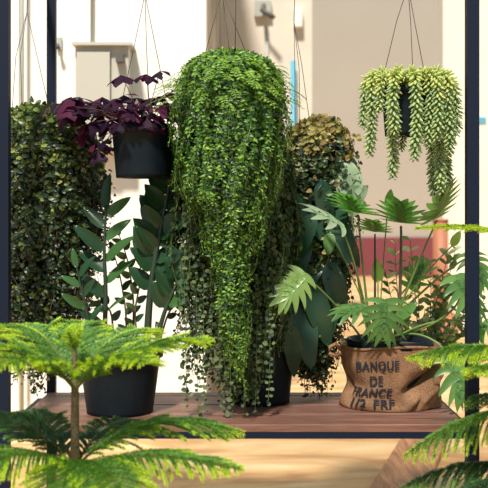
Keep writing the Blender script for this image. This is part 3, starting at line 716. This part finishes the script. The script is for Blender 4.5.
# drooping fan in front of the pot rim
lob(384, 303, 3.130, (383, 340, 3.13), (0, -.75, .8), .105, 'philo', 8, ctrl=(384, 292, 3.210), n=6, droop=.15, lobe=.72, wid=.09)
lob(366, 308, 3.190, (338, 310, 3.150), (0, -.6, 1), .10, 'philo', 9, ctrl=(372, 306, 3.310), n=5, wid=.11)
lob(459, 279, 3.150, (470, 300, 3.12), (.1, -.5, 1), .13, 'philo', 10, ctrl=(475, 322, 3.210), n=6, droop=.3)
lob(452, 360, 3.16, (462, 398, 3.12), (.1, -1, .3), .13, 'philo', 11, ctrl=(425, 318, 3.160), n=5, lobe=.5, wid=.10, droop=.1)
lob(478, 326, 3.210, (500, 330, 3.170), (.1, -.8, .6), .11, 'philo', 12, ctrl=(440, 308, 3.230), n=5)
lob(410, 285, 3.410, (424, 262, 3.410), (0, -.8, .6), .09, 'philo', 13, n=5)
lob(472, 255, 3.360, (482, 275, 3.310), (.1, -.8, .6), .11, 'philo', 14, ctrl=(440, 270, 3.360), n=5)
# simple heart-shaped leaves
for i, (x, y, z_, tx, ty, L, m_) in enumerate([(388, 206, 3.360, 392, 184, .06, 'philo'), (378, 283, 3.330, 376, 250, .085, 'philolight'), (452, 246, 3.310, 462, 228, .06, 'philolight'), (330, 232, 3.260, 328, 260, .08, 'philo'), (398, 318, 3.210, 420, 300, .08, 'philo')]):
    h = P(x, y, z_); mb = MB(); mb.inst(*t_broad(.5, .06, .1, 8, 4), [h], P(tx, ty, z_-.03)-h, (0, -1, .4), L, 0); lf = mb.build('leaf', M[m_], ph, origin=h)
    mb = MB(); mb.tube(bez(root0, (root0+h)/2+np.array([0, 0, .05]), h, 12), .0022, 6); mb.build('petiole', M['greenstem'], lf, origin=root0)

# ---------------------------------------------------------------- small-leaved plant behind the sack
Z10 = 3.495
for (px, seed, lab, specs) in ((432, 31, 'cream-edged small-leaved bushy plant at the rear right corner of the shelf behind the sack', [(395, 245), (385, 270), (410, 240), (418, 275), (430, 262), (448, 255), (455, 250), (452, 280), (462, 300), (440, 300), (405, 300), (465, 325), (425, 310), (445, 330), (395, 320), (470, 350), (484, 300), (488, 270)]),):
    c = P(px, 0, Z10+.03); fp = thing('potted_plant', (c[0], Z10+.01, ST), lab, 'potted plant', 'potted plants on the shelf')
    cxp = min(c[0], XR-.08)
    make_pot(fp, (cxp, Z10+.01), ST, .11, .04, .05)
    r = np.random.default_rng(seed)
    for (ex, ey) in specs:
        e = P(ex, ey, Z10+r.uniform(-.08, .08)); rt = np.array([cxp+r.uniform(-.02, .02), Z10+.01+r.uniform(-.02, .02), ST+.09]); n = 16
        pts = bez(rt, np.array([(rt[0]*.4+e[0]*.6), (rt[1]+e[1])/2, rt[2]+(e[2]-rt[2])*.35])+r.normal(0, .015, 3), e, n)
        mb = MB(); mb.tube(pts, np.linspace(.003, .001, n), 5, 1)
        idx = np.arange(3, n); tg = nz(np.gradient(pts, axis=0))[idx]
        for sg in (-1, 1):
            keep = r.uniform(0, 1, len(idx)) < .85; ii = idx[keep]
            if len(ii) == 0: continue
            mb.inst(*t_oval(.62, .06, .12), pts[ii], np.array([sg, -.4, .3])+tg[keep]*.6+r.normal(0, .35, (len(ii), 3)), np.array([0, -.7, 1])+r.normal(0, .35, (len(ii), 3)), r.uniform(.026, .046, len(ii)), 0)
        mb.build('branch', [M['ficus'], M['brownstem']], fp, smooth=False, origin=rt)

# ---------------------------------------------------------------- araucaria trees
def pine_branch(parent, base, tip, rise, W, seed, mats, newfrac=.15, dens=1.0, droop=.25, newaxis=False, t0=.1, up=(0, 0, 1), nl=.0105):
    """one flat plume: main axis with comb-like side twigs, all clothed in needles. base/tip world points; rise lifts the early part"""
    r = np.random.default_rng(seed); base = np.asarray(base); tip = np.asarray(tip); n = 60
    ctrl = base+(tip-base)*.35+np.array([0, 0, rise]); ax = bez(base, ctrl, tip, n)
    L = np.linalg.norm(np.diff(ax, axis=0), axis=1).sum(); tg = nz(np.gradient(ax, axis=0)); upv = np.array(up, float)
    side = nz(np.cross(tg, upv)); nrm = np.cross(side, tg)
    mb = MB(); mb.tube(ax, np.linspace(.0035, .0012, n), 6, 2)
    NP, ND, NN, NS, NM = [], [], [], [], []
    def needles(pts, tg, nr, sd, q_axis, new_from, ln):
        m = len(pts); k = 6
        for j in range(k):
            a = j*2*math.pi/k+r.uniform(0, 1); rd = nr*math.cos(a)+sd*math.sin(a)
            NP.append(pts+tg*r.uniform(0, .002, (m, 1))); ND.append(tg*.9+rd*.85+r.normal(0, .12, (m, 3))); NN.append(nr+r.normal(0, .3, (m, 3)))
            NS.append(ln*r.uniform(.7, 1.15, m)); NM.append((np.linspace(0, 1, m)+r.normal(0, .06, m) > new_from).astype(int))
    ma = int(L/.0026); tt = np.linspace(0, n-1, ma); itp = lambda A: np.stack([np.interp(tt, range(n), A[:, i]) for i in range(3)], 1)
    needles(itp(ax), itp(tg), itp(nrm), itp(side), 1, .5 if newaxis else .92, nl)
    nb = int(L*.92/.0052*dens)
    for k in range(nb):
        q = t0+(1-t0)*(k+.5)/nb; i = min(n-1, int(q*(n-1))); sg = 1 if k % 2 else -1
        ln = W*(math.sin(math.pi*min(1, (q-t0)/(1-t0)*.80+.16))**.8)*r.uniform(.85, 1.1)
        if q > .9: ln *= 1-(q-.9)*5
        ln = max(ln, .012)
        d = nz(tg[i]*.75+side[i]*sg*.85+nrm[i]*r.normal(.05, .10)); m = max(4, int(ln/.0028)); u = np.linspace(0, 1, m)[:, None]
        pts = ax[i]+d*ln*u+np.array([0, 0, -1])*droop*ln*u*u+nrm[i]*.004*0
        t2 = nz(np.gradient(pts, axis=0)); s2 = nz(np.cross(t2, nrm[i])); n2 = np.cross(s2, t2)
        mb.tube(pts[[0, m//2, m-1]], .0008, 3, 2, cap=False)
        needles(pts, t2, n2, s2, q, 1-newfrac*r.uniform(.4, 1.6)-.25*(q > .85), nl*.88)
    NP, ND, NN, NS, NM = map(np.concatenate, (NP, ND, NN, NS, NM))
    mb.inst([(-.12, 0, 0), (.12, 0, 0), (.06, .6, .04), (0, 1, .1)], [(0, 1, 2), (0, 2, 3)], NP, ND, NN, NS, NM)
    mb.build('branch', mats+[M['bark']], parent, smooth=False, origin=base)
ZA = 2.35
tb = P(75, 390, ZA)
lt = thing('norfolk_pine', (tb[0], ZA, 0), 'young feathery pine sapling with a thin brown trunk at the front left', 'tree', 'young pines in front of the rack')
mb = MB(); tp = [np.array([tb[0], ZA, .2]), P(76, 500, ZA), P(75, 450, ZA), P(75, 390, ZA), P(74, 352, ZA), P(74, 338, ZA)]
mb.tube(tp, [.014, .011, .0105, .009, .005, .002], 12); mb.build('trunk', M['bark'], lt)
mb = MB(); q = np.linspace(0, 1, 60)[:, None]; pts = P(75, 460, ZA)*(1-q)+P(74, 338, ZA)*q
r = np.random.default_rng(3)
for j in range(7):
    a = r.uniform(0, 6.28, 60); rd = np.stack([np.cos(a), np.sin(a), np.zeros(60)], 1)
    mb.inst([(-.12, 0, 0), (.12, 0, 0), (.06, .6, .04), (0, 1, .1)], [(0, 1, 2), (0, 2, 3)], pts+rd*.006+r.uniform(0, .006, (60, 1))*np.array([0, 0, 1]), rd+np.array([0, 0, .7]), np.array([0, 0, 1.])+rd, r.uniform(.006, .010, 60), 0)
mb.build('trunk_needles', M['pine'], lt, smooth=False)
make_pot(lt, (tb[0], ZA), 0, .25, .10, .13)
NEWM = [M['pine'], M['pinenew']]; DKM = [M['pinedark'], M['pine']]
b1 = P(75, 389, ZA)
for i, (tipx, tipy, tz, rise, W, nf) in enumerate([(212, 340, 2.35, .085, .11, .35), (-40, 346, 2.33, .085, .12, .35), (150, 330, 2.62, .10, .11, .3), (10, 326, 2.66, .10, .12, .3), (150, 362, 2.16, .07, .10, .35), (-5, 368, 2.14, .08, .10, .35), (85, 322, 2.70, .1, .10, .3)]):
    pine_branch(lt, b1+np.array([0, 0, random.uniform(-.004, .008)]), P(tipx, tipy, tz), rise, W, 100+i, NEWM, nf, newaxis=True, droop=.14)
for i, (a, b) in enumerate(((68, 332), (80, 330), (74, 326))):   # young top shoots
    pine_branch(lt, P(74, 350, ZA), P(a, b, ZA+.03*(i-1)), .01, .022, 150+i, [M['pinenew'], M['pinenew']], .5, t0=.02)
b2 = P(75, 470, ZA)
for i, (tipx, tipy, tz, rise, W, mm, nf) in enumerate([(243, 432, 2.42, .13, .12, [M['pine'], M['pinenew']], .12), (242, 470, 2.16, .07, .12, NEWM, .3), (-60, 430, 2.42, .14, .13, DKM, .2), (-40, 470, 2.12, .07, .14, NEWM, .3), (60, 505, 1.98, .06, .12, NEWM, .35), (150, 425, 2.66, .11, .10, DKM, .2), (0, 418, 2.68, .13, .10, DKM, .2), (130, 500, 2.0, .08, .12, NEWM, .25)]):
    pine_branch(lt, b2+np.array([0, 0, random.uniform(-.006, .006)]), P(tipx, tipy, tz), rise, W, 200+i, mm, nf, droop=.22)

ZB = 2.68
tb = P(555, 0, ZB)
rt = thing('norfolk_pine', (tb[0], ZB, 0), 'feathery pine whose branches reach in from the right edge across the front rack post', 'tree', 'young pines in front of the rack')
mb = MB(); mb.tube([(tb[0], ZB, .2), (tb[0], ZB, .7), (tb[0]+.003, ZB, 1.05), (tb[0], ZB, 1.25)], [.017, .014, .010, .003], 12); mb.build('trunk', M['bark'], rt)
make_pot(rt, (tb[0], ZB), 0, .25, .11, .14)
def tk(y): return np.array([tb[0], ZB, P(0, y, ZB)[2]])
for i, (by, tipx, tipy, tz, rise, W, mm, nf, dr) in enumerate([
    (262, 417, 228, 2.64, .085, .06, [M['pine'], M['pinenew']], .75, .15),
    (385, 408, 358, 2.60, .13, .10, NEWM, .35, .4), (400, 450, 345, 2.86, .1, .10, NEWM, .3, .3), (390, 470, 372, 2.40, .08, .10, NEWM, .3, .35),
    (430, 404, 456, 2.62, .15, .10, [M['pine'], M['pinenew']], .18, .6), (440, 470, 398, 2.9, .12, .1, DKM, .2, .4),
    (500, 398, 490, 2.66, .17, .10, DKM, .25, .6), (510, 455, 500, 2.46, .13, .10, DKM, .2, .4),
    (265, 600, 240, 2.5, .05, .09, NEWM, .4, .2), (390, 640, 360, 2.5, .08, .1, NEWM, .3, .3), (440, 640, 440, 2.6, .1, .1, DKM, .2, .4)]):
    pine_branch(rt, tk(by), P(tipx, tipy, tz), rise, W, 300+i, mm, nf, droop=dr, newaxis=(i == 0), nl=.0110)

# ---------------------------------------------------------------- light, sky, camera
W = bpy.data.worlds.new('sky'); bpy.context.scene.world = W; W.use_nodes = True; nt = W.node_tree
bg = nt.nodes['Background']; bg.inputs['Color'].default_value = (.74, .90, 1.0, 1); bg.inputs['Strength'].default_value = .5
sd = bpy.data.lights.new('sun', 'SUN'); sd.energy = 5.4; sd.angle = math.radians(6); sd.color = (1, .945, .85)
so = bpy.data.objects.new('sun', sd); C.objects.link(so)
dirv = Vector((.17, .60, -.85)); so.rotation_euler = dirv.to_track_quat('-Z', 'Y').to_euler(); so.location = (-2, -3, 5)
cd = bpy.data.cameras.new('camera'); cam = bpy.data.objects.new('camera', cd); C.objects.link(cam)
cam.location = (0, 0, CAMZ); cam.rotation_euler = (math.pi/2, 0, 0)
cd.sensor_width = 36; cd.lens = 36*F/488; cd.shift_y = (HY-244)/488
cd.dof.use_dof = True; cd.dof.focus_distance = 3.05; cd.dof.aperture_fstop = 5.0; cd.clip_end = 100
sc = bpy.context.scene; sc.camera = cam
vs = sc.view_settings; vs.view_transform = 'Standard'; vs.look = 'None'; vs.gamma = 1; vs.use_curve_mapping = False; vs.exposure = .15
